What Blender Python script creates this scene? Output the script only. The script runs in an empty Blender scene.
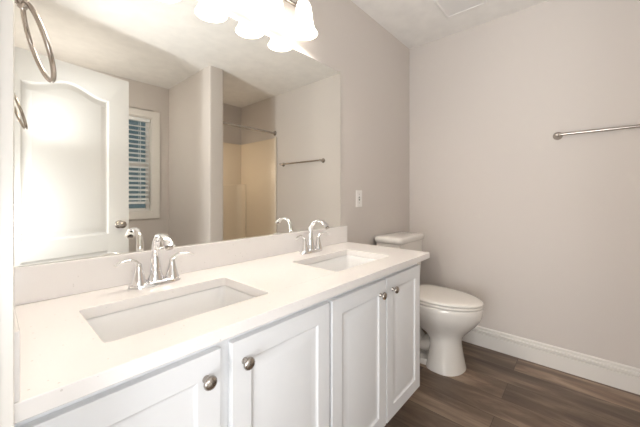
import bpy, bmesh, math, random
from mathutils import Vector, Matrix
random.seed(7)
PI = math.pi
scene = bpy.context.scene
C = scene.collection

# ------------------------------------------------------------------ camera, world, lights, exposure
F_PX, YAW, HY, CAM_Z = 296.34, 41.846, 195.56, 1.1389
cam_d = bpy.data.cameras.new('camera')
cam = bpy.data.objects.new('camera', cam_d); C.objects.link(cam)
cam_d.sensor_width = 36.0
cam_d.lens = F_PX / 640 * 36.0
cam_d.shift_y = (HY - 213.5) / 640
cam_d.clip_start = 0.01
cam.location = (0, 0, CAM_Z)
cam.rotation_euler = (PI / 2, 0, math.radians(YAW) - PI / 2)
scene.camera = cam

w = bpy.data.worlds.new('evening'); scene.world = w; w.use_nodes = True
bg = w.node_tree.nodes['Background']
bg.inputs[0].default_value = (0.26, 0.36, 0.40, 1); bg.inputs[1].default_value = 0.35

def lamp(name, kind, loc, power, color, size=0.1, target=None, size_y=None):
    l = bpy.data.lights.new(name, kind); l.energy = power; l.color = color
    if kind == 'AREA':
        l.size = size
        if size_y: l.shape = 'RECTANGLE'; l.size_y = size_y
    else: l.shadow_soft_size = size
    o = bpy.data.objects.new(name, l); C.objects.link(o); o.location = loc
    if target is not None:
        o.rotation_euler = (Vector(target) - Vector(loc)).to_track_quat('-Z', 'Y').to_euler()
    return o
FLASH = (0.03, -0.07, 1.38)
BELL_W = 3.6
lamp('photo_flash', 'POINT', (0.02, -0.02, 1.0), 6.5, (0.93, 0.97, 1.0), 0.12)
up = lamp('photo_bounce_flash', 'SPOT', FLASH, 28, (0.95, 0.97, 0.98), 0.03, target=(1.35, 0.1, 2.44))
up.data.spot_size = math.radians(95); up.data.spot_blend = 0.9
lamp('hall_fill', 'AREA', (-1.0, 0.15, 1.05), 46, (0.93, 0.95, 0.965), 0.9, target=(1.5, -0.1, 2.1), size_y=1.6)  # added soft fill through the doorway, not a hall fixture
lamp('nook_fill', 'POINT', (0.40, -0.95, 1.75), 11, (1.0, 0.955, 0.89), 0.10)  # invented fill to brighten the window nook, no real lamp here
lamp('shower_fill', 'POINT', (1.78, -1.30, 1.5), 2.8, (1.0, 0.88, 0.76), 0.05)  # added warm fill lifting the dark tub alcove, no fixture behind it
vs = scene.view_settings
vs.view_transform = 'Standard'; vs.look = 'None'; vs.gamma = 1.0; vs.use_curve_mapping = False
vs.exposure = 0.2

# ------------------------------------------------------------------ materials
def mat(name, color, rough=0.5, metal=0.0, spec=0.5, coat=0.0):
    m = bpy.data.materials.new(name); m.use_nodes = True
    b = m.node_tree.nodes['Principled BSDF']
    b.inputs['Base Color'].default_value = (*color, 1)
    b.inputs['Roughness'].default_value = rough
    b.inputs['Metallic'].default_value = metal
    b.inputs['Specular IOR Level'].default_value = spec
    b.inputs['Coat Weight'].default_value = coat
    b.inputs['Coat Roughness'].default_value = 0.05
    return m
def nd(m, t, **kw):
    n = m.node_tree.nodes.new(t)
    for k, v in kw.items(): setattr(n, k, v)
    return n
def lk(m, a, b): m.node_tree.links.new(a, b)
def pb(m): return m.node_tree.nodes['Principled BSDF']
def add_noise(m, scale, strength, dist=0.002, detail=4, var=0.0, color=None, vscale=None):
    tc = nd(m, 'ShaderNodeTexCoord')
    nz = nd(m, 'ShaderNodeTexNoise'); nz.inputs['Scale'].default_value = scale; nz.inputs['Detail'].default_value = detail
    lk(m, tc.outputs['Object'], nz.inputs['Vector'])
    if strength:
        bp = nd(m, 'ShaderNodeBump'); bp.inputs['Strength'].default_value = strength; bp.inputs['Distance'].default_value = dist
        lk(m, nz.outputs['Fac'], bp.inputs['Height']); lk(m, bp.outputs['Normal'], pb(m).inputs['Normal'])
    if var:
        n2 = nd(m, 'ShaderNodeTexNoise'); n2.inputs['Scale'].default_value = vscale or scale; n2.inputs['Detail'].default_value = 3
        lk(m, tc.outputs['Object'], n2.inputs['Vector'])
        r = nd(m, 'ShaderNodeValToRGB'); base = pb(m).inputs['Base Color'].default_value
        r.color_ramp.elements[0].position = 0.3; r.color_ramp.elements[1].position = 0.7
        r.color_ramp.elements[0].color = tuple(c * (1 - var) for c in base[:3]) + (1,)
        r.color_ramp.elements[1].color = tuple(min(1, c * (1 + var)) for c in base[:3]) + (1,)
        lk(m, n2.outputs['Fac'], r.inputs['Fac']); lk(m, r.outputs['Color'], pb(m).inputs['Base Color'])
    return m

M = {}
M['wall'] = add_noise(mat('greige_paint', (0.650, 0.605, 0.570), 0.75, spec=0.25), 140, 0.12, 0.001)
M['ceiling'] = add_noise(mat('ceiling_paint', (0.84, 0.82, 0.795), 0.85, spec=0.2), 38, 0.35, 0.004, 5, 0.035, vscale=9)
M['trim'] = mat('white_trim', (0.78, 0.75, 0.71), 0.32)
M['door'] = mat('door_white', (0.80, 0.795, 0.78), 0.3)
M['cab'] = mat('cabinet_white', (0.86, 0.87, 0.885), 0.35)
M['toe'] = mat('toe_kick', (0.55, 0.54, 0.52), 0.6)
M['porcelain'] = mat('porcelain', (0.76, 0.73, 0.69), 0.12, coat=0.5)
M['seat'] = mat('seat_plastic', (0.78, 0.745, 0.70), 0.18, coat=0.3)
M['sink'] = mat('sink_porcelain', (0.89, 0.885, 0.88), 0.1, coat=0.5)
M['chrome'] = mat('chrome', (0.86, 0.86, 0.87), 0.07, 1.0)
M['nickel'] = mat('brushed_nickel', (0.47, 0.43, 0.39), 0.27, 1.0)
M['dark_nickel'] = mat('dark_nickel', (0.34, 0.30, 0.27), 0.28, 1.0)
M['mirror'] = mat('mirror_silver', (0.91, 0.905, 0.86), 0.0, 1.0)
M['mirror_edge'] = mat('mirror_edge', (0.45, 0.5, 0.47), 0.2)
M['surround'] = mat('almond_surround', (0.84, 0.74, 0.60), 0.2, coat=0.4)
M['tub'] = mat('almond_tub', (0.86, 0.78, 0.66), 0.15, coat=0.5)
M['plastic'] = mat('white_plastic', (0.84, 0.82, 0.80), 0.35)
M['slot'] = mat('dark_slot', (0.05, 0.045, 0.04), 0.6)
M['blind'] = mat('blind_slat', (0.85, 0.86, 0.86), 0.45)
M['rubber'] = mat('black_rubber', (0.03, 0.03, 0.03), 0.7)
# quartz
q = mat('white_quartz', (0.80, 0.775, 0.745), 0.16, coat=0.2); M['quartz'] = q
tc = nd(q, 'ShaderNodeTexCoord')
vo = nd(q, 'ShaderNodeTexVoronoi'); vo.inputs['Scale'].default_value = 85
lk(q, tc.outputs['Object'], vo.inputs['Vector'])
sep = nd(q, 'ShaderNodeSeparateColor'); lk(q, vo.outputs['Color'], sep.inputs['Color'])
gt = nd(q, 'ShaderNodeMath', operation='GREATER_THAN'); gt.inputs[1].default_value = 0.86; lk(q, sep.outputs[0], gt.inputs[0])
lt = nd(q, 'ShaderNodeMath', operation='LESS_THAN'); lt.inputs[1].default_value = 0.16; lk(q, vo.outputs['Distance'], lt.inputs[0])
mu = nd(q, 'ShaderNodeMath', operation='MULTIPLY'); lk(q, gt.outputs[0], mu.inputs[0]); lk(q, lt.outputs[0], mu.inputs[1])
mx = nd(q, 'ShaderNodeMix', data_type='RGBA'); lk(q, mu.outputs[0], mx.inputs['Factor'])
mx.inputs[6].default_value = (0.85, 0.82, 0.80, 1); mx.inputs[7].default_value = (0.68, 0.65, 0.62, 1)
lk(q, mx.outputs[2], pb(q).inputs['Base Color'])
# plank floor: planks run along y
fl = mat('vinyl_plank', (0.2, 0.13, 0.09), 0.42); M['floor'] = fl
tc = nd(fl, 'ShaderNodeTexCoord')
mp = nd(fl, 'ShaderNodeMapping'); mp.inputs['Rotation'].default_value = (0, 0, PI / 2); mp.inputs['Location'].default_value = (0.35, 0.06, 0)
lk(fl, tc.outputs['Object'], mp.inputs['Vector'])
br = nd(fl, 'ShaderNodeTexBrick'); br.offset = 0.37; br.squash = 1.0
br.inputs['Scale'].default_value = 1.0; br.inputs['Brick Width'].default_value = 1.22; br.inputs['Row Height'].default_value = 0.18
br.inputs['Mortar Size'].default_value = 0.0014; br.inputs['Mortar Smooth'].default_value = 0.3; br.inputs['Bias'].default_value = 0.0
br.inputs['Color1'].default_value = (0, 0, 0, 1); br.inputs['Color2'].default_value = (1, 1, 1, 1); br.inputs['Mortar'].default_value = (0.4, 0.4, 0.4, 1)
lk(fl, mp.outputs['Vector'], br.inputs['Vector'])
m2 = nd(fl, 'ShaderNodeMapping'); m2.inputs['Scale'].default_value = (6.5, 1.1, 1); lk(fl, tc.outputs['Object'], m2.inputs['Vector'])
addv = nd(fl, 'ShaderNodeVectorMath', operation='MULTIPLY_ADD'); addv.inputs[1].default_value = (13, 7, 3)
lk(fl, br.outputs['Color'], addv.inputs[0]); lk(fl, m2.outputs['Vector'], addv.inputs[2])
g1 = nd(fl, 'ShaderNodeTexNoise'); g1.inputs['Scale'].default_value = 1.6; g1.inputs['Detail'].default_value = 7; g1.inputs['Roughness'].default_value = 0.62; g1.inputs['Distortion'].default_value = 0.6
lk(fl, addv.outputs[0], g1.inputs['Vector'])
rp = nd(fl, 'ShaderNodeValToRGB'); lk(fl, g1.outputs['Fac'], rp.inputs['Fac'])
e = rp.color_ramp.elements
e[0].position = 0.28; e[0].color = (0.066, 0.043, 0.029, 1)
e[1].position = 0.72; e[1].color = (0.33, 0.245, 0.175, 1)
x = e.new(0.5); x.color = (0.160, 0.108, 0.075, 1)
tone = nd(fl, 'ShaderNodeMapRange'); tone.inputs['To Min'].default_value = 0.70; tone.inputs['To Max'].default_value = 1.30; lk(fl, br.outputs['Color'], tone.inputs['Value'])
ml = nd(fl, 'ShaderNodeVectorMath', operation='SCALE'); lk(fl, rp.outputs['Color'], ml.inputs[0]); lk(fl, tone.outputs[0], ml.inputs['Scale'])
dk = nd(fl, 'ShaderNodeMix', data_type='RGBA'); lk(fl, br.outputs['Fac'], dk.inputs['Factor']); lk(fl, ml.outputs[0], dk.inputs[6]); dk.inputs[7].default_value = (0.045, 0.03, 0.022, 1)
lk(fl, dk.outputs[2], pb(fl).inputs['Base Color'])
bp = nd(fl, 'ShaderNodeBump'); bp.inputs['Strength'].default_value = 0.15; bp.inputs['Distance'].default_value = 0.001
lk(fl, g1.outputs['Fac'], bp.inputs['Height']); lk(fl, bp.outputs['Normal'], pb(fl).inputs['Normal'])
# lit frosted glass of the lamps
lg = mat('lit_frosted_glass', (0.95, 0.92, 0.88), 0.4); M['lit_glass'] = lg
pb(lg).inputs['Emission Color'].default_value = (1.0, 0.93, 0.83, 1); pb(lg).inputs['Emission Strength'].default_value = BELL_W
# window glass
gl = mat('window_glass', (0.85, 0.93, 0.95), 0.02); M['glass'] = gl
pb(gl).inputs['Transmission Weight'].default_value = 1.0; pb(gl).inputs['IOR'].default_value = 1.45
M['foliage'] = add_noise(mat('dark_foliage', (0.035, 0.06, 0.055), 0.8), 6, 0, var=0.5)

# ------------------------------------------------------------------ mesh helpers
def link(name, bm, material, parent=None, smooth=None, bevel=None, seg=2):
    me = bpy.data.meshes.new(name)
    bmesh.ops.remove_doubles(bm, verts=bm.verts, dist=1e-6)
    bmesh.ops.recalc_face_normals(bm, faces=bm.faces)
    bm.to_mesh(me); bm.free()
    o = bpy.data.objects.new(name, me); C.objects.link(o)
    me.materials.append(M[material] if isinstance(material, str) else material)
    if smooth is not None:
        me.polygons.foreach_set('use_smooth', [True] * len(me.polygons))
        me.set_sharp_from_angle(angle=math.radians(smooth))
    if bevel:
        b = o.modifiers.new('bevel', 'BEVEL'); b.width = bevel; b.segments = seg; b.limit_method = 'ANGLE'; b.angle_limit = math.radians(40)
        if smooth is None:
            me.polygons.foreach_set('use_smooth', [True] * len(me.polygons)); me.set_sharp_from_angle(angle=math.radians(30))
            b.harden_normals = True
    if parent is not None:
        o.parent = parent
        o.matrix_parent_inverse = Matrix.Identity(4)
    return o
def box(bm, x0, x1, y0, y1, z0, z1):
    v = [bm.verts.new((x, y, z)) for z in (z0, z1) for x, y in ((x0, y0), (x1, y0), (x1, y1), (x0, y1))]
    for f in ((3, 2, 1, 0), (4, 5, 6, 7), (0, 1, 5, 4), (1, 2, 6, 5), (2, 3, 7, 6), (3, 0, 4, 7)):
        bm.faces.new([v[i] for i in f])
def loft(bm, rings, cap0=True, cap1=True, closed=True):
    R = [[bm.verts.new(p) for p in r] for r in rings]
    n = len(R[0])
    for a, b in zip(R, R[1:]):
        for i in range(n if closed else n - 1):
            j = (i + 1) % n
            bm.faces.new((a[i], a[j], b[j], b[i]))
    if cap0: bm.faces.new(R[0][::-1])
    if cap1: bm.faces.new(R[-1])
    return R
def lathe(bm, prof, origin=(0, 0, 0), axis=(0, 0, 1), n=24, cap0=True, cap1=True):
    ax = Vector(axis).normalized(); q_ = Vector((0, 0, 1)).rotation_difference(ax).to_matrix(); o = Vector(origin)
    rings = [[o + q_ @ Vector((r * math.cos(2 * PI * i / n), r * math.sin(2 * PI * i / n), h)) for i in range(n)] for r, h in prof]
    loft(bm, rings, cap0, cap1)
def smooth_path(pts, k=8):
    P = [Vector(p) for p in pts]; P = [2 * P[0] - P[1]] + P + [2 * P[-1] - P[-2]]
    out = []
    for i in range(1, len(P) - 2):
        for j in range(k):
            t = j / k
            a, b, c, d = P[i - 1], P[i], P[i + 1], P[i + 2]
            out.append(0.5 * ((2 * b) + (c - a) * t + (2 * a - 5 * b + 4 * c - d) * t * t + (3 * b - a - 3 * c + d) * t ** 3))
    out.append(P[-2]); return out
def lerp_list(vals, n):
    out = []
    for i in range(n):
        u = i / (n - 1) * (len(vals) - 1); k = min(int(u), len(vals) - 2); t = u - k; t = t * t * (3 - 2 * t)
        a, b = vals[k], vals[k + 1]
        out.append(tuple(x_ + (y_ - x_) * t for x_, y_ in zip(a, b)) if isinstance(a, tuple) else a + (b - a) * t)
    return out
def sweep(bm, pts, rad, side=(1, 0, 0), n=16, k=8, smooth=True):
    """tube along pts; rad: list of (a across side, b across the other) or numbers"""
    P = smooth_path(pts, k) if smooth else [Vector(p) for p in pts]
    rad = [(r, r) if not isinstance(r, tuple) else r for r in rad]
    if len(rad) == 1: rad = rad * 2
    R = lerp_list(rad, len(P)); side = Vector(side)
    rings = []
    for i, p in enumerate(P):
        t = (P[min(i + 1, len(P) - 1)] - P[max(i - 1, 0)]).normalized()
        s_ = (side - t * side.dot(t)).normalized(); u = t.cross(s_)
        a, b = R[i]
        rings.append([p + s_ * (a * math.cos(2 * PI * j / n)) + u * (b * math.sin(2 * PI * j / n)) for j in range(n)])
    loft(bm, rings)
def rrect(x0, x1, y0, y1, r, k=5):
    pts = []
    for cx, cy, a0 in ((x1 - r, y1 - r, 0), (x0 + r, y1 - r, PI / 2), (x0 + r, y0 + r, PI), (x1 - r, y0 + r, 1.5 * PI)):
        for i in range(k + 1):
            a = a0 + PI / 2 * i / k; pts.append((cx + r * math.cos(a), cy + r * math.sin(a)))
    return pts
def holed_face(bm, outer, holes, fn):
    """flat face with holes; returns vertex loops. outer/holes: lists of 2-D points, fn maps (u,v)->3-D"""
    loops = [[bm.verts.new(fn(*p)) for p in lp] for lp in [outer] + holes]
    edges = []
    for lp in loops:
        for i in range(len(lp)): edges.append(bm.edges.new((lp[i], lp[(i + 1) % len(lp)])))
    bmesh.ops.triangle_fill(bm, use_beauty=True, use_dissolve=False, edges=edges)
    return loops
def inset_poly(pts, d):
    n = len(pts); out = []
    area = sum(pts[i][0] * pts[(i + 1) % n][1] - pts[(i + 1) % n][0] * pts[i][1] for i in range(n))
    sg = 1 if area > 0 else -1
    for i in range(n):
        p0, p1, p2 = Vector(pts[i - 1]), Vector(pts[i]), Vector(pts[(i + 1) % n])
        e1 = (p1 - p0).normalized(); e2 = (p2 - p1).normalized()
        n1 = Vector((-e1.y, e1.x)) * sg; n2 = Vector((-e2.y, e2.x)) * sg
        b = (n1 + n2); b = b / max(0.3, b.dot(n1))
        out.append(tuple(p1 + b * d))
    return out
def panelled_slab(bm, W, H, T, panels, profile, both=False):
    """slab 0..W (x) by 0..H (z), front at y=0 facing -y... thickness T to +y, with sunk and raised panels"""
    for side in ((0, 1) if both else (0,)):
        y0 = 0 if side == 0 else T; sg = 1 if side == 0 else -1
        outer = [(0, 0), (W, 0), (W, H), (0, H)]
        loops = holed_face(bm, outer, panels, lambda u, v: (u, y0, v))
        for lp, pts in zip(loops[1:], panels):
            prev = lp
            for ins, dep in profile:
                q_ = [bm.verts.new((u, y0 + sg * dep, v)) for u, v in inset_poly(pts, ins)]
                for i in range(len(q_)):
                    j = (i + 1) % len(q_); bm.faces.new((prev[i], prev[j], q_[j], q_[i]))
                prev = q_
            bm.faces.new(prev)
        if side == 0: front = loops[0]
        else: back = loops[0]
    if not both:
        back = [bm.verts.new((u, T, v)) for u, v in ((0, 0), (W, 0), (W, H), (0, H))]; bm.faces.new(back[::-1])
    for i in range(4):
        j = (i + 1) % 4; bm.faces.new((front[i], back[i], back[j], front[j]))
def empty(name, loc, label, cat, group=None, rz=0):
    o = bpy.data.objects.new(name, None); C.objects.link(o); o.location = loc; o.rotation_euler = (0, 0, rz)
    o.empty_display_size = 0.05
    tag(o, label, cat, group); return o
def tag(o, label, cat, group=None):
    o['label'] = label; o['category'] = cat
    if group: o['group'] = group
    return o
def struct(name, bm, m, parent=None, **kw):
    o = link(name, bm, m, parent, **kw)
    o['kind'] = 'structure'
    return o
def shift(o, loc):           # put a part at an offset inside its thing
    o.location = loc; return o

# ------------------------------------------------------------------ dimensions
XL, XR, YW, YB, ZC = 0.008, 2.493, 1.165, -1.48, 2.44       # left wall, right wall, mirror wall, window wall, ceiling
PX0, PX1, PY = 1.468, 1.624, -0.475                         # partition
XH = -1.15                                                 # hall far side
DY0, DY1, DH = -0.20, 0.535, 2.045                          # doorway
WX0, WX1, WZ0, WZ1 = 0.62, 1.285, 0.945, 2.05               # window opening

# ------------------------------------------------------------------ room shell
bm = bmesh.new(); box(bm, XH - .1, XR + .1, YB - .12, YW + .1, -0.05, 0); struct('floor', bm, 'floor')
bm = bmesh.new(); box(bm, XH - .1, XR + .1, YB - .12, YW + .1, ZC, ZC + .05); struct('ceiling', bm, 'ceiling')
bm = bmesh.new(); box(bm, XH - .1, XR + .1, YW, YW + .1, 0, ZC); struct('wall_north', bm, 'wall')
bm = bmesh.new(); box(bm, XR, XR + .1, YB - .12, YW, 0, ZC); struct('wall_east', bm, 'wall')
bm = bmesh.new()
box(bm, XH - .1, WX0, YB - .12, YB, 0, ZC); box(bm, WX1, XR, YB - .12, YB, 0, ZC)
box(bm, WX0, WX1, YB - .12, YB, 0, WZ0); box(bm, WX0, WX1, YB - .12, YB, WZ1, ZC)
struct('wall_south', bm, 'wall')
bm = bmesh.new()
box(bm, XL - .115, XL, YB, DY0, 0, ZC); box(bm, XL - .115, XL, DY1, YW, 0, ZC); box(bm, XL - .115, XL, DY0, DY1, DH, ZC)
struct('wall_west', bm, 'wall')
bm = bmesh.new(); box(bm, XH - .1, XH, YB, YW, 0, ZC); struct('wall_hall', bm, 'wall')
# partition with rounded drywall corners at its free end
bm = bmesh.new()
r = 0.019
prof = [(PX0, YB), (PX0, PY - r)] + [(PX0 + r - r * math.cos(a), PY - r + r * math.sin(a)) for a in [PI / 2 * i / 6 for i in range(1, 7)]]
prof += [(PX1 - r + r * math.sin(a), PY - r + r * math.cos(a)) for a in [PI / 2 * i / 6 for i in range(0, 7)]] + [(PX1, YB)]
loft(bm, [[(x_, y_, z_) for x_, y_ in prof] for z_ in (0, ZC)]); struct('wall_partition', bm, 'wall', smooth=40)

# baseboards: stepped profile, (offset from wall, height)
BBP = [(0, 0), (0.015, 0), (0.015, 0.098), (0.006, 0.100), (0.006, 0.105), (0.0155, 0.107), (0.0165, 0.112), (0.0155, 0.118), (0.0065, 0.121), (0.0065, 0.126), (0.008, 0.137), (0.004, 0.143), (0, 0.145)]
def baseboard(name, a, b, nrm):
    bm = bmesh.new(); a = Vector((*a, 0)); b = Vector((*b, 0)); n_ = Vector((*nrm, 0))
    loft(bm, [[p + n_ * o_ + Vector((0, 0, h_)) for o_, h_ in BBP] for p in (a, b)])
    struct(name, bm, 'trim', smooth=35)
baseboard('baseboard_east', (XR, YW), (XR, -0.70), (-1, 0))
baseboard('baseboard_north', (1.53, YW), (XR - .016, YW), (0, -1))
baseboard('baseboard_south', (XL, YB), (PX0, YB), (0, 1))
baseboard('baseboard_partition', (PX0, YB + .016), (PX0, PY - .02), (-1, 0))
baseboard('baseboard_partition_end', (PX0 + .005, PY), (PX1 - .005, PY), (0, 1))
baseboard('baseboard_west', (XL, YB + .016), (XL, DY0 - .075), (1, 0))

# door lining and casing
bm = bmesh.new()
xj0, xj1 = XL - .115, XL
box(bm, xj0, xj1, DY0 - .0, DY0 + .018, 0, DH); box(bm, xj0, xj1, DY1 - .010, DY1, 0, DH); box(bm, xj0, xj1, DY0 + .018, DY1 - .010, DH - .018, DH)
box(bm, xj0 + .045, xj0 + .075, DY1 - .020, DY1 - .010, 0, DH - .018); box(bm, xj0 + .045, xj0 + .075, DY0 + .018, DY0 + .03, 0, DH - .018)
struct('trim_1', bm, 'trim')
CP = [(0, 0), (0, 0.0125), (0.006, 0.0135), (0.018, 0.0125), (0.022, 0.0145), (0.045, 0.0155), (0.056, 0.0155), (0.060, 0.012), (0.060, 0)]  # (across, out)
def casing(name, xw, sx):
    bm = bmesh.new()
    y0, y1, zt = DY0 + .012, DY1 + .010, DH + .006
    pts = [lambda a: (y0 - a, 0), lambda a: (y0 - a, zt + a), lambda a: (y1 + a, zt + a), lambda a: (y1 + a, 0)]
    rings = []
    for f_ in pts: rings.append([(xw + sx * o_, *f_(a)) for a, o_ in CP])
    loft(bm, rings); struct(name, bm, 'trim', smooth=35)
casing('trim_2', XL, 1); casing('trim_3', XL - .115, -1)

# ------------------------------------------------------------------ door, opened into the room
door = bpy.data.objects.new('door_1', None); C.objects.link(door)
door.location = (0.028, -0.203, 0.012); door.rotation_euler = (0, 0, -math.atan2(.2, .98)); door['kind'] = 'structure'
DW, DHT, DT = 0.716, 2.018, 0.035
def arch_panel(x0, x1, z0, zs, zp, n=22):
    pts = [(x0, z0), (x1, z0), (x1, zs)]
    for i in range(1, n):
        u = i / n; xx = x1 + (x0 - x1) * u
        s_ = abs(2 * u - 1)
        if s_ > 0.88: hgt = 0
        else: hgt = 0.5 + 0.5 * math.cos(PI * s_ / 0.88)
        pts.append((xx, zs + (zp - zs) * hgt))
    pts.append((x0, zs)); return pts
PROF = [(0.004, 0.0015), (0.013, 0.009), (0.020, 0.0105), (0.024, 0.0100), (0.052, 0.0025), (0.055, 0.0022)]
bm = bmesh.new()
panelled_slab(bm, DW, DHT, DT, [arch_panel(0.135, DW - .098, 0.838, 1.832, 1.895), [(0.135, 0.15), (DW - .098, 0.15), (DW - .098, 0.722), (0.135, 0.722)]], PROF, both=True)
bmesh.ops.transform(bm, matrix=Matrix.Rotation(PI, 4, 'Z') @ Matrix.Translation((-DW, 0, 0)), verts=bm.verts)  # front faces the mirror
bmesh.ops.transform(bm, matrix=Matrix.Identity(4), verts=bm.verts)
o = link('door_leaf', bm, 'door', door, smooth=25)
for sg, y_ in ((1, 0.0), (-1, -DT)):
    bm = bmesh.new()
    lathe(bm, [(0.031, 0), (0.031, 0.003), (0.027, 0.008), (0.014, 0.011), (0.011, 0.022), (0.013, 0.032), (0.022, 0.038), (0.0275, 0.048), (0.0265, 0.058), (0.018, 0.065), (0.004, 0.067)], (DW - .070, y_, 0.908), (0, sg, 0), 28)
    link('door_knob', bm, 'nickel', door, smooth=40)
for z_ in (0.22, 1.0, 1.80):
    bm = bmesh.new(); lathe(bm, [(0.006, -0.045), (0.006, 0.045)], (-0.004, 0.002, z_), (0, 0, 1), 12); box(bm, 0.0, 0.002, -DT, 0.0, z_ - .045, z_ + .045)
    link('hinge', bm, 'nickel', door, smooth=40)

# ------------------------------------------------------------------ window in the far wall
win = bpy.data.objects.new('window_1', None); C.objects.link(win); win['kind'] = 'structure'
win.location = ((WX0 + WX1) / 2, YB, WZ0)
hw, hh = (WX1 - WX0) / 2, WZ1 - WZ0
def frame_ring(bm, x0, x1, z0, z1, wd, y0, y1):
    box(bm, x0, x0 + wd, y0, y1, z0, z1); box(bm, x1 - wd, x1, y0, y1, z0, z1)
    box(bm, x0 + wd, x1 - wd, y0, y1, z0, z0 + wd); box(bm, x0 + wd, x1 - wd, y0, y1, z1 - wd, z1)
bm = bmesh.new(); frame_ring(bm, -hw - .075, hw + .075, -.075, hh + .075, .078, 0, .016)
link('window_casing', bm, 'trim', win, bevel=.003)
bm = bmesh.new(); frame_ring(bm, -hw, hw, 0, hh, .012, -.12, 0.0); link('window_jamb', bm, 'trim', win)
bm = bmesh.new(); frame_ring(bm, -hw + .012, hw - .012, .012, hh - .012, .035, -.105, -.075); box(bm, -hw + .04, hw - .04, -.10, -.075, hh / 2 - .018, hh / 2 + .018)
link('window_frame', bm, 'plastic', win, bevel=.002)
bm = bmesh.new(); box(bm, -hw + .04, hw - .04, -.092, -.088, .04, hh - .04); link('window_pane', bm, 'glass', win)
# blind
bl = empty('window_blind', (win.location.x, YB - .040, WZ0), 'white horizontal slat blind hanging in the small window, seen in the mirror', 'blind')
bw = hw - .034
bm = bmesh.new(); box(bm, -bw - .01, bw + .01, -.024, .024, hh - .052, hh - .014); link('headrail', bm, 'blind', bl, bevel=.003)
bm = bmesh.new()
zz = 0.155; n_s = 0
while zz < hh - .06:
    t = math.radians(-24)
    c_, s_ = math.cos(t), math.sin(t)
    rg = []
    for xx in (-bw, bw):
        rg.append([(xx, a * c_ - b * s_, zz + a * s_ + b * c_) for a, b in ((-.029, 0), (-.015, .0026), (0, .0036), (.015, .0026), (.029, 0), (.029, -.002), (0, .0012), (-.029, -.002))])
    loft(bm, rg); zz += 0.0525; n_s += 1
link('slats', bm, 'blind', bl)
bm = bmesh.new(); box(bm, -bw, bw, -.022, .022, .098, .125); link('bottom_rail', bm, 'blind', bl, bevel=.003)
for sx in (-0.7, 0.7):
    bm = bmesh.new(); box(bm, sx * bw - .002, sx * bw + .002, -.0275, -.0265, .12, hh - .05); box(bm, sx * bw - .002, sx * bw + .002, .0265, .0275, .12, hh - .05)
    link('ladder_cord', bm, 'blind', bl)

# ------------------------------------------------------------------ ceiling vent
v = empty('ceiling_vent', (2.095, 0.62, ZC), 'square white vent grille on the ceiling near the right wall', 'vent')
bm = bmesh.new()
hv = 0.135
loft(bm, [[(sx * a, sy * a, z_) for sx, sy in ((-1, -1), (1, -1), (1, 1), (-1, 1))] for a, z_ in ((hv, 0), (hv, -.006), (hv - .012, -.016), (hv - .022, -.016), (hv - .024, -.010))], True, False)
link('frame', bm, 'plastic', v)
bm = bmesh.new()
yy = -(hv - .024)
while yy < hv - .03:
    loft(bm, [[(xx, yy, -.009), (xx, yy + .009, -.013), (xx, yy + .010, -.0115), (xx, yy + .001, -.0075)] for xx in (-(hv - .024), hv - .024)]); yy += .0125
box(bm, -(hv - .023), hv - .023, -(hv - .023), hv - .023, -.006, -.001)
link('grille', bm, 'plastic', v)

# ------------------------------------------------------------------ tub and surround
tb = empty('bathtub', (2.05, -1.08, 0), 'almond bathtub in the alcove behind the partition wall', 'bathtub')
x0, x1, y0, y1, zt = PX1 + .002 - 2.05, XR - .002 - 2.05, YB + .002 + 1.08, -0.685 + 1.08, 0.42
bm = bmesh.new()
rg = [[(x_, y_, 0) for x_, y_ in rrect(x0, x1, y0, y1, .01)], [(x_, y_, zt - .02) for x_, y_ in rrect(x0, x1, y0, y1, .01)], [(x_, y_, zt) for x_, y_ in rrect(x0 + .008, x1 - .008, y0 + .008, y1 - .008, .02)]]
for ins, z_, rr in ((.06, zt, .09), (.075, zt - .015, .10), (.10, .25, .12), (.13, .10, .13), (.19, .07, .1)):
    rg.append([(x_, y_, z_) for x_, y_ in rrect(x0 + ins, x1 - ins, y0 + ins, y1 - ins, rr)])
loft(bm, rg); link('basin', bm, 'tub', tb, smooth=50)
bm = bmesh.new(); lathe(bm, [(.03, 0), (.03, .004), (.02, .006)], (x0 + .35, (y0 + y1) / 2, .0705), (0, 0, 1), 20); link('drain', bm, 'chrome', tb, smooth=40)
sr = empty('tub_surround', (2.05, -1.08, zt), 'glossy almond shower surround lining the alcove, seen in the mirror', 'shower surround')
zs = 1.885 - zt
bm = bmesh.new()
loft(bm, [[(x_, y_, z_) for x_, y_ in ((x0, y0), (x1, y0), (x1, y0 + .02), (x0, y0 + .02))] for z_ in (0.001, zs)])
link('back_panel', bm, 'surround', sr, bevel=.004)
for sx, xa, xb in ((-1, x0, x0 + .018), (1, x1 - .018, x1)):
    bm = bmesh.new(); box(bm, xa, xb, y0 + .02, y1, 0.001, zs); link('side_panel', bm, 'surround', sr, bevel=.004)
    bm = bmesh.new()
    if sx > 0: box(bm, x1 - .024, x1, y1, y1 + .022, 0.001, zs + .012)
    else: box(bm, x0, x0 + .024, y1, y1 + .022, 0.001, zs + .012)
    link('edge_trim', bm, 'tub', sr, bevel=.006)
# raised lower moulding with shelf top that wraps the corner
bm = bmesh.new()
out = [(x1 - .019, y0 + .021), (x0 + .019, y0 + .021), (x0 + .019, y0 + .05), (x1 - .33, y0 + .05)]
out = [(x1 - .019, y0 + .021), (x1 - .019, y0 + .155)] + [(x1 - .034 - .10 * math.sin(a) * 0 - .10 * (1 - math.cos(a)), y0 + .155 - .10 * math.sin(a)) for a in [PI / 2 * i / 8 for i in range(9)]] + [(x0 + .019, y0 + .055), (x0 + .019, y0 + .021)]
loft(bm, [[(x_, y_, z_) for x_, y_ in out] for z_ in (0.001, 1.30 - zt)]); link('corner_shelf', bm, 'surround', sr, smooth=40, bevel=.008, seg=3)
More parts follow.
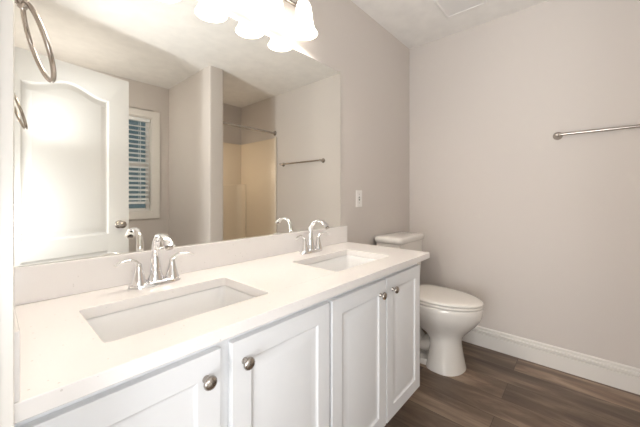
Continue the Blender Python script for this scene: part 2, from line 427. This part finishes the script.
# rod
rd = empty('shower_rod', ((PX1 + XR) / 2, -.700, 1.95), 'brushed metal shower curtain rod across the alcove, seen in the mirror', 'shower rod')
hl = (XR - PX1) / 2
bm = bmesh.new(); lathe(bm, [(.0125, -hl + .004), (.0125, hl - .004)], (0, 0, 0), (1, 0, 0), 20); link('rod', bm, 'nickel', rd, smooth=40)
for sg in (-1, 1):
    bm = bmesh.new(); lathe(bm, [(.030, 0), (.030, .006), (.024, .012), (.017, .020), (.016, .034), (.0126, .036)], (sg * (hl - .0005), 0, 0), (-sg, 0, 0), 24); link('flange', bm, 'nickel', rd, smooth=40)

# ------------------------------------------------------------------ vanity cabinet
YF = 0.653          # face of the doors
vn = empty('vanity_cabinet', (0.77, YF + .02, 0), 'long white vanity cabinet with four raised panel doors under the counter', 'vanity cabinet')
VX, VY = 0.77, YF + .02
cx0, cx1 = XL + .002, 1.530
bm = bmesh.new()
box(bm, cx0 - VX, cx1 - VX, 0, .018, .105, .8080)          # face frame
box(bm, cx1 - .016 - VX, cx1 - VX, .018, YW - .002 - VY, .105, .8080); box(bm, cx1 - .016 - VX, cx1 - VX, .075, YW - .002 - VY, 0, .105)
box(bm, cx0 - VX, cx0 + .016 - VX, .018, YW - .002 - VY, .0, .8080)
box(bm, cx0 + .016 - VX, cx1 - .016 - VX, .018, YW - .002 - VY, .105, .12)
box(bm, cx0 + .016 - VX, cx1 - .016 - VX, YW - .012 - VY, YW - .002 - VY, .12, .55)
link('body', bm, 'cab', vn, bevel=.0015)
bm = bmesh.new(); box(bm, cx0 + .016 - VX, cx1 - .016 - VX, .07, .085, 0.0, .104); link('toe_kick', bm, 'cab', vn)
CPROF = [(0.003, 0.0035), (0.008, 0.006), (0.012, 0.0065), (0.040, 0.0015), (0.043, 0.0012)]
DZ0, DZ1 = 0.130, 0.772
for a, b, kx in ((0.018, 0.372, 0.334), (0.402, 0.779, 0.438), (0.793, 1.165, 1.113), (1.173, 1.522, 1.222)):
    bm = bmesh.new(); W_, H_ = b - a, DZ1 - DZ0; st = .058
    panelled_slab(bm, W_, H_, .0195, [[(st, st), (W_ - st, st), (W_ - st, H_ - st), (st, H_ - st)]], CPROF)
    bmesh.ops.translate(bm, vec=(a - VX, -.02, DZ0), verts=bm.verts)
    d_ = link('door', bm, 'cab', vn, bevel=.002)
    bm = bmesh.new()
    lathe(bm, [(.0085, 0), (.0080, .003), (.0055, .006), (.0055, .012), (.010, .016), (.0155, .0195), (.0160, .0225), (.0140, .0265), (.009, .0295), (.002, .0305)], (kx - VX, -.02, .715), (0, -1, 0), 28)
    link('knob', bm, 'nickel', d_, smooth=45)

# ------------------------------------------------------------------ countertop with splashes
ct = empty('countertop', (0.77, 0.88, 0.8105), 'long white speckled quartz countertop on the white vanity', 'countertop')
CX, CY, CZ = 0.77, 0.88, 0.8105
TH = 0.0299
sinks = [(0.365, 'white undermount sink nearer the camera, in the left end of the counter'), (1.118, 'white undermount sink at the far end of the counter, nearer the toilet')]
SY0, SY1, SHW = 0.722, 0.985, 0.209
kx0, kx1, ky0, ky1 = XL + .001, 1.543, 0.609, YW - .001
holes = [[(x_ - CX, y_ - CY) for x_, y_ in rrect(s - SHW, s + SHW, SY0, SY1, .013)] for s, _ in sinks]
outer = [(x_ - CX, y_ - CY) for x_, y_ in ((kx0, ky0), (kx1, ky0), (kx1, ky1), (kx0, ky1))]
bm = bmesh.new()
la = holed_face(bm, outer, holes, lambda u, v_: (u, v_, TH)); lb = holed_face(bm, outer, holes, lambda u, v_: (u, v_, 0))
for A_, B_ in zip(la, lb):
    for i in range(len(A_)):
        j = (i + 1) % len(A_); bm.faces.new((A_[i], A_[j], B_[j], B_[i]))
link('slab', bm, 'quartz', ct, bevel=.002)
bm = bmesh.new(); box(bm, kx0 - CX, kx1 - CX, YW - .021 - CY, ky1 - CY, TH + .0002, TH + .103); link('backsplash', bm, 'quartz', ct, bevel=.002)
bm = bmesh.new(); box(bm, kx0 - CX, kx0 + .021 - CX, ky0 + .001 - CY, YW - .0215 - CY, TH + .0002, TH + .103); link('side_splash', bm, 'quartz', ct, bevel=.002)

for s, lab in sinks:
    sk = empty('sink', (s, (SY0 + SY1) / 2, CZ), lab, 'sink', 'undermount sinks')
    hy_ = (SY1 - SY0) / 2
    rg = []
    for ins, z_, rr in ((-.020, -.001, .03), (-.002, -.001, .014), (.001, -.006, .016), (.004, -.03, .020), (.014, -.09, .04), (.026, -.118, .05), (.045, -.130, .05), (.085, -.134, .035), (.107, -.136, .02)):
        rg.append([(x_, y_, z_) for x_, y_ in rrect(-SHW + ins, SHW - ins, -hy_ + ins, hy_ - ins, rr, 6)])
    outer_ = []
    for ins, z_, rr in ((.100, -.145, .03), (.045, -.142, .05), (.018, -.128, .05), (.005, -.092, .04), (-.005, -.03, .028), (-.008, -.012, .024), (-.020, -.010, .03)):
        outer_.append([(x_, y_, z_) for x_, y_ in rrect(-SHW + ins, SHW - ins, -hy_ + ins, hy_ - ins, rr, 6)])
    bm = bmesh.new(); loft(bm, outer_ + rg, True, True)
    link('basin', bm, 'sink', sk, smooth=60)
    bm = bmesh.new(); lathe(bm, [(.022, 0), (.022, .003), (.017, .004), (.016, .001), (.012, .001), (.011, .006), (.003, .008)], (0, .02, -.1355), (0, 0, 1), 24); link('drain', bm, 'chrome', sk, smooth=40)

# ------------------------------------------------------------------ faucets
def faucet(x_, label):
    fc = empty('faucet', (x_, 1.078, CZ + TH), label, 'faucet', 'chrome faucets')
    bm = bmesh.new()
    def st(a, b, n=32): # stadium-like outline
        return [(a * (abs(math.cos(t)) ** .75) * (1 if math.cos(t) >= 0 else -1), b * (abs(math.sin(t)) ** .9) * (1 if math.sin(t) >= 0 else -1)) for t in [2 * PI * i / n for i in range(n)]]
    loft(bm, [[(u, v_, z_) for u, v_ in st(a, b)] for a, b, z_ in ((.080, .027, .0005), (.080, .027, .008), (.077, .024, .013), (.070, .018, .016))])
    link('base_plate', bm, 'chrome', fc, smooth=50)
    # spout: broad foot, slim neck, arch that flares into a flat mouth
    bm = bmesh.new()
    sweep(bm, [(0, .004, .012), (0, .004, .05), (0, .006, .10), (0, -.004, .143), (0, -.038, .167), (0, -.080, .163), (0, -.112, .140)],
          [(.027, .021), (.018, .015), (.0130, .012), (.0115, .0100), (.0125, .0080), (.0165, .0070), (.019, .0055)], (1, 0, 0), 24, 8)
    link('spout', bm, 'chrome', fc, smooth=60)
    bm = bmesh.new(); lathe(bm, [(.011, 0), (.011, .006)], (0, -.110, .1375), (0, -.5, -.86), 20); link('aerator', bm, 'nickel', fc, smooth=40)
    for sg in (-1, 1):
        bm = bmesh.new()
        lathe(bm, [(.024, .010), (.0235, .016), (.019, .030), (.014, .050), (.0105, .066), (.0095, .074), (.006, .079), (.002, .080)], (sg * .052, 0, 0), (0, 0, 1), 28)
        h_ = link('handle', bm, 'chrome', fc, smooth=50)
        bm = bmesh.new()
        sweep(bm, [(sg * .050, .002, .060), (sg * .056, .000, .080), (sg * .076, -.004, .0925), (sg * .102, -.010, .092), (sg * .122, -.014, .084)],
              [(.0085, .008), (.0085, .0065), (.0085, .005), (.0095, .0038), (.008, .0025)], (0, 1, 0), 16, 6)
        link('lever', bm, 'chrome', h_, smooth=60)
    return fc
faucet(0.375, 'chrome two-handle arched faucet behind the sink nearer the camera')
faucet(1.135, 'chrome two-handle arched faucet behind the far sink')

# ------------------------------------------------------------------ mirror
mr = empty('wall_mirror', (0.75, YW, 0.9445), 'large frameless rectangular mirror above the double vanity', 'mirror')
bm = bmesh.new(); box(bm, XL + .004 - .75, 1.490 - .75, -.005, -.0005, 0, .977); link('backing', bm, 'mirror_edge', mr)
bm = bmesh.new(); box(bm, XL + .004 - .75, 1.490 - .75, -.0062, -.0052, 0, .977); link('glass', bm, 'mirror', mr)

# ------------------------------------------------------------------ light switch
sw = empty('light_switch', (1.70, YW, 1.118), 'white toggle light switch on the wall right of the mirror', 'light switch')
bm = bmesh.new(); box(bm, -.035, .035, -.006, -.0002, -.0575, .0575); link('cover_plate', bm, 'plastic', sw, bevel=.0025)
bm = bmesh.new(); box(bm, -.006, .006, -.0068, -.0062, -.0125, .0125); tg = link('slot', bm, 'slot', sw)
bm = bmesh.new(); loft(bm, [[(sx * .004, y_, z_ + sz * .004) for sx, sz in ((-1, -1), (1, -1), (1, 1), (-1, 1))] for y_, z_ in ((-.0065, 0), (-.018, .006))]); link('toggle', bm, 'plastic', sw)
for sz in (-.03, .03):
    bm = bmesh.new(); lathe(bm, [(.003, 0), (.0025, .001)], (0, -.006, sz), (0, -1, 0), 12); link('screw', bm, 'nickel', sw)

# ------------------------------------------------------------------ vanity light bar
vl = empty('vanity_light', (0.760, YW, 2.147), 'four-lamp vanity light bar with frosted bell shades above the mirror', 'wall light')
vl.rotation_euler = (0, math.radians(-1.5), 0)     # hangs a touch lower at its left end
BY = -.097
bm = bmesh.new(); loft(bm, [[(u, y_, v_) for u, v_ in rrect(-a, a, -b, b, .03)] for a, b, y_ in ((.11, .058, -.0005), (.11, .058, -.014), (.10, .048, -.022))]); link('backplate', bm, 'nickel', vl, smooth=35)
bm = bmesh.new(); lathe(bm, [(.006, 0), (.009, .004), (.009, .650), (.006, .654)], (-.327, -.045, -.028), (1, 0, 0), 16); link('bar', bm, 'nickel', vl, smooth=40)
for sx in (-.06, .06):
    bm = bmesh.new(); lathe(bm, [(.007, -.022), (.007, -.045)][::-1], (sx, 0, -.028), (0, 1, 0), 14); link('bracket', bm, 'nickel', vl, smooth=40)
for i, bx in enumerate((0.455, 0.660, 0.864, 1.066)):
    X_ = bx - .760
    bm = bmesh.new(); sweep(bm, [(X_, -.045, -.028), (X_, -.052, -.012), (X_, -.070, .002), (X_, BY + .006, .003), (X_, BY, -.006)], [.005], (1, 0, 0), 12, 5)
    link('arm', bm, 'nickel', vl, smooth=50)
    bm = bmesh.new(); lathe(bm, [(.006, .012), (.018, .006), (.024, -.004), (.0245, -.022), (.022, -.024)], (X_, BY, -.008), (0, 0, 1), 24); link('socket_cup', bm, 'nickel', vl, smooth=40)
    bm = bmesh.new()
    lathe(bm, [(.020, 0), (.029, -.006), (.037, -.022), (.042, -.050), (.045, -.085), (.049, -.115), (.056, -.138), (.067, -.155), (.069, -.160), (.066, -.158), (.053, -.136), (.046, -.114), (.042, -.085), (.039, -.050), (.034, -.024), (.020, -.006)], (X_, BY, -.032), (0, 0, 1), 36, True, True)
    link('glass_shade', bm, 'lit_glass', vl, smooth=60)
    lamp('vanity_bulb', 'POINT', (bx, YW + BY, 2.147 - .157 + X_ * math.tan(math.radians(1.5))), 5.2, (1.0, .92, .83), 0.03)

# ------------------------------------------------------------------ towel ring on the doorway wall
tr = empty('towel_ring', (XL, .823, 1.522), 'nickel towel ring on the left wall beside the mirror', 'towel ring')
bm = bmesh.new(); lathe(bm, [(.026, .0002), (.026, .004), (.022, .009), (.012, .014), (.009, .030), (.010, .040), (.006, .044)], (0, 0, 0), (1, 0, 0), 28); link('post', bm, 'nickel', tr, smooth=40)
bm = bmesh.new(); lathe(bm, [(.0075, -.012), (.009, -.008), (.009, .008), (.0075, .012)], (.036, 0, -.006), (0, 1, 0), 16); link('ring_holder', bm, 'nickel', tr, smooth=40)
bm = bmesh.new()
Rr, rt, til = .070, .0045, math.radians(18)
n1, n2 = 56, 12
ctr = Vector((.037, 0, -.010)); rr_ = []
for i in range(n1):
    a = 2 * PI * i / n1; cd = Vector((0, math.sin(a), math.cos(a)))
    ring = []
    for j in range(n2):
        b = 2 * PI * j / n2; p = cd * (Rr + rt * math.cos(b)) + Vector((rt * math.sin(b), 0, 0)) + Vector((0, 0, -Rr))
        p = Matrix.Rotation(-til, 3, 'Y') @ p
        p = Matrix.Rotation(math.radians(0), 3, 'Z') @ p
        ring.append(bm.verts.new(ctr + p))
    rr_.append(ring)
for i in range(n1):
    for j in range(n2):
        a, b = rr_[i], rr_[(i + 1) % n1]; k = (j + 1) % n2; bm.faces.new((a[j], a[k], b[k], b[j]))
link('ring', bm, 'nickel', tr, smooth=60)

# ------------------------------------------------------------------ towel bar on the right wall
ta = empty('towel_bar', (XR, -.20, 1.53), 'nickel towel bar on the bare wall right of the toilet', 'towel bar')
hb = .335
bm = bmesh.new(); lathe(bm, [(.0092, -hb), (.0092, hb)], (-.052, 0, 0), (0, 1, 0), 18); link('bar', bm, 'nickel', ta, smooth=40)
for sg in (-1, 1):
    bm = bmesh.new()
    lathe(bm, [(.026, .0002), (.026, .004), (.023, .009), (.014, .020), (.0105, .036), (.0115, .046), (.0135, .054), (.012, .062), (.006, .066)], (0, sg * hb, 0), (-1, 0, 0), 26)
    link('post', bm, 'nickel', ta, smooth=40)

# ------------------------------------------------------------------ toilet
TX = 2.06
tl = empty('toilet', (TX, 0.80, 0), 'white elongated toilet with closed lid between vanity and right wall', 'toilet')
def egg(z_, hw_, yf, yb, yc=None, n=40, pw=2.0, pb_=2.6):
    """outline: front tip at world y=yf, back at yb, widest at yc"""
    if yc is None: yc = yb - (yb - yf) * .42
    pts = []
    for i in range(n):
        t = 2 * PI * i / n; c_, s_ = math.cos(t), math.sin(t)
        e_ = pw if s_ < 0 else pb_
        xx = hw_ * (abs(c_) ** (2 / e_)) * (1 if c_ >= 0 else -1)
        L = (yc - yf) if s_ < 0 else (yb - yc)
        yy = yc + L * (abs(s_) ** (2 / e_)) * (1 if s_ >= 0 else -1)
        pts.append((xx, yy - .80, z_))
    return pts
# bowl and pedestal: one glazed surface from the floor to the rim
bm = bmesh.new()
loft(bm, [egg(.0005, .146, .580, .81, .69, pb_=3.4), egg(.012, .145, .582, .81, .69, pb_=3.4), egg(.03, .139, .587, .805, .69, pb_=3.4), egg(.08, .126, .594, .80, .70, pb_=3.4), egg(.14, .112, .603, .79, .70, pb_=3.4), egg(.185, .102, .604, .80, .71, pb_=3.2),
          egg(.218, .106, .592, .83, .73, pb_=2.8), egg(.245, .120, .572, .89, .75), egg(.275, .140, .545, .955, .765), egg(.305, .160, .518, .975, .768), egg(.335, .174, .497, .985, .768),
          egg(.365, .183, .483, .990, .768), egg(.395, .187, .477, .992, .768), egg(.418, .187, .476, .992, .768), egg(.425, .183, .480, .988, .768),
          egg(.425, .140, .525, .92, .76), egg(.417, .13, .535, .90, .76), egg(.32, .09, .60, .86, .75), egg(.26, .04, .66, .80, .74)], True, True)
link('bowl', bm, 'porcelain', tl, smooth=75)
bm = bmesh.new()
loft(bm, [egg(.0005, .108, .70, 1.06, .85, pb_=3.5), egg(.022, .106, .70, 1.055, .85, pb_=3.5), egg(.034, .096, .70, 1.045, .85, pb_=3.5)])
link('foot', bm, 'porcelain', tl, smooth=50)
bm = bmesh.new()
sweep(bm, [(0, -.02, .13), (0, .06, .10), (0, .12, .15), (0, .15, .24), (0, .19, .27), (0, .235, .20), (0, .235, .10), (0, .235, .03)], [(.070, .055), (.066, .050), (.062, .05), (.060, .05), (.060, .05), (.058, .05), (.06, .05), (.065, .055)], (1, 0, 0), 20, 6)
link('trapway', bm, 'porcelain', tl, smooth=60)
bm = bmesh.new()
loft(bm, [[(x_, y_ - .80, z_) for x_, y_ in rrect(-a, a, y0_, 1.135, .035)] for a, y0_, z_ in ((.10, .93, .30), (.15, .90, .345), (.185, .89, .385), (.185, .89, .407))])
link('tank_deck', bm, 'porcelain', tl, smooth=50)
bm = bmesh.new()
loft(bm, [egg(.4085, .181, .462, .925, .745, pb_=4), egg(.412, .186, .457, .93, .745, pb_=4), egg(.421, .187, .456, .93, .745, pb_=4), egg(.4255, .183, .460, .926, .745, pb_=4)])
link('seat', bm, 'seat', tl, smooth=60).location = (0, .018, .0185)
bm = bmesh.new()
loft(bm, [egg(.4275, .180, .463, .928, .745, pb_=4), egg(.431, .186, .457, .932, .745, pb_=4), egg(.439, .187, .456, .932, .745, pb_=4), egg(.446, .180, .464, .926, .745, pb_=4), egg(.4505, .155, .492, .90, .745, pb_=3.5), egg(.453, .10, .56, .85, .745, pb_=3)])
link('lid', bm, 'seat', tl, smooth=60).location = (0, .018, .0185)
for sx in (-.075, .075):
    bm = bmesh.new(); lathe(bm, [(.011, -.022), (.012, -.018), (.012, .018), (.011, .022)], (sx, .136, .425), (1, 0, 0), 16); link('hinge_cap', bm, 'seat', tl, smooth=40).location = (0, .018, .0185)
bm = bmesh.new()
loft(bm, [[(x_, y_ - .80, z_) for x_, y_ in rrect(-a, a, y0_, 1.138, .03)] for a, y0_, z_ in ((.165, .965, .408), (.175, .955, .43), (.190, .945, .62), (.194, .937, .802))])
link('tank', bm, 'porcelain', tl, smooth=50)
bm = bmesh.new()
loft(bm, [[(x_, y_ - .80, z_) for x_, y_ in rrect(-a, a, y0_, y1_, .035)] for a, y0_, y1_, z_ in ((.199, .932, 1.142, .803), (.205, .926, 1.147, .808), (.206, .925, 1.148, .832), (.201, .930, 1.144, .841), (.186, .950, 1.130, .846), (.12, .99, 1.09, .848))])
link('tank_lid', bm, 'porcelain', tl, smooth=60)
bm = bmesh.new(); lathe(bm, [(.014, 0), (.014, .006), (.008, .010)], (-.145, .141, .755), (0, -1, 0), 20); sweep(bm, [(-.145, .128, .755), (-.115, .124, .753), (-.075, .122, .746)], [.0055, .005, .006], (0, 0, 1), 12, 5)
link('flush_lever', bm, 'chrome', tl, smooth=50)
for sx in (-.085, .085):
    bm = bmesh.new(); lathe(bm, [(.012, 0), (.012, .008), (.008, .016), (.002, .018)], (sx, .10, .030), (0, 0, 1), 16); link('bolt_cap', bm, 'porcelain', tl, smooth=50)
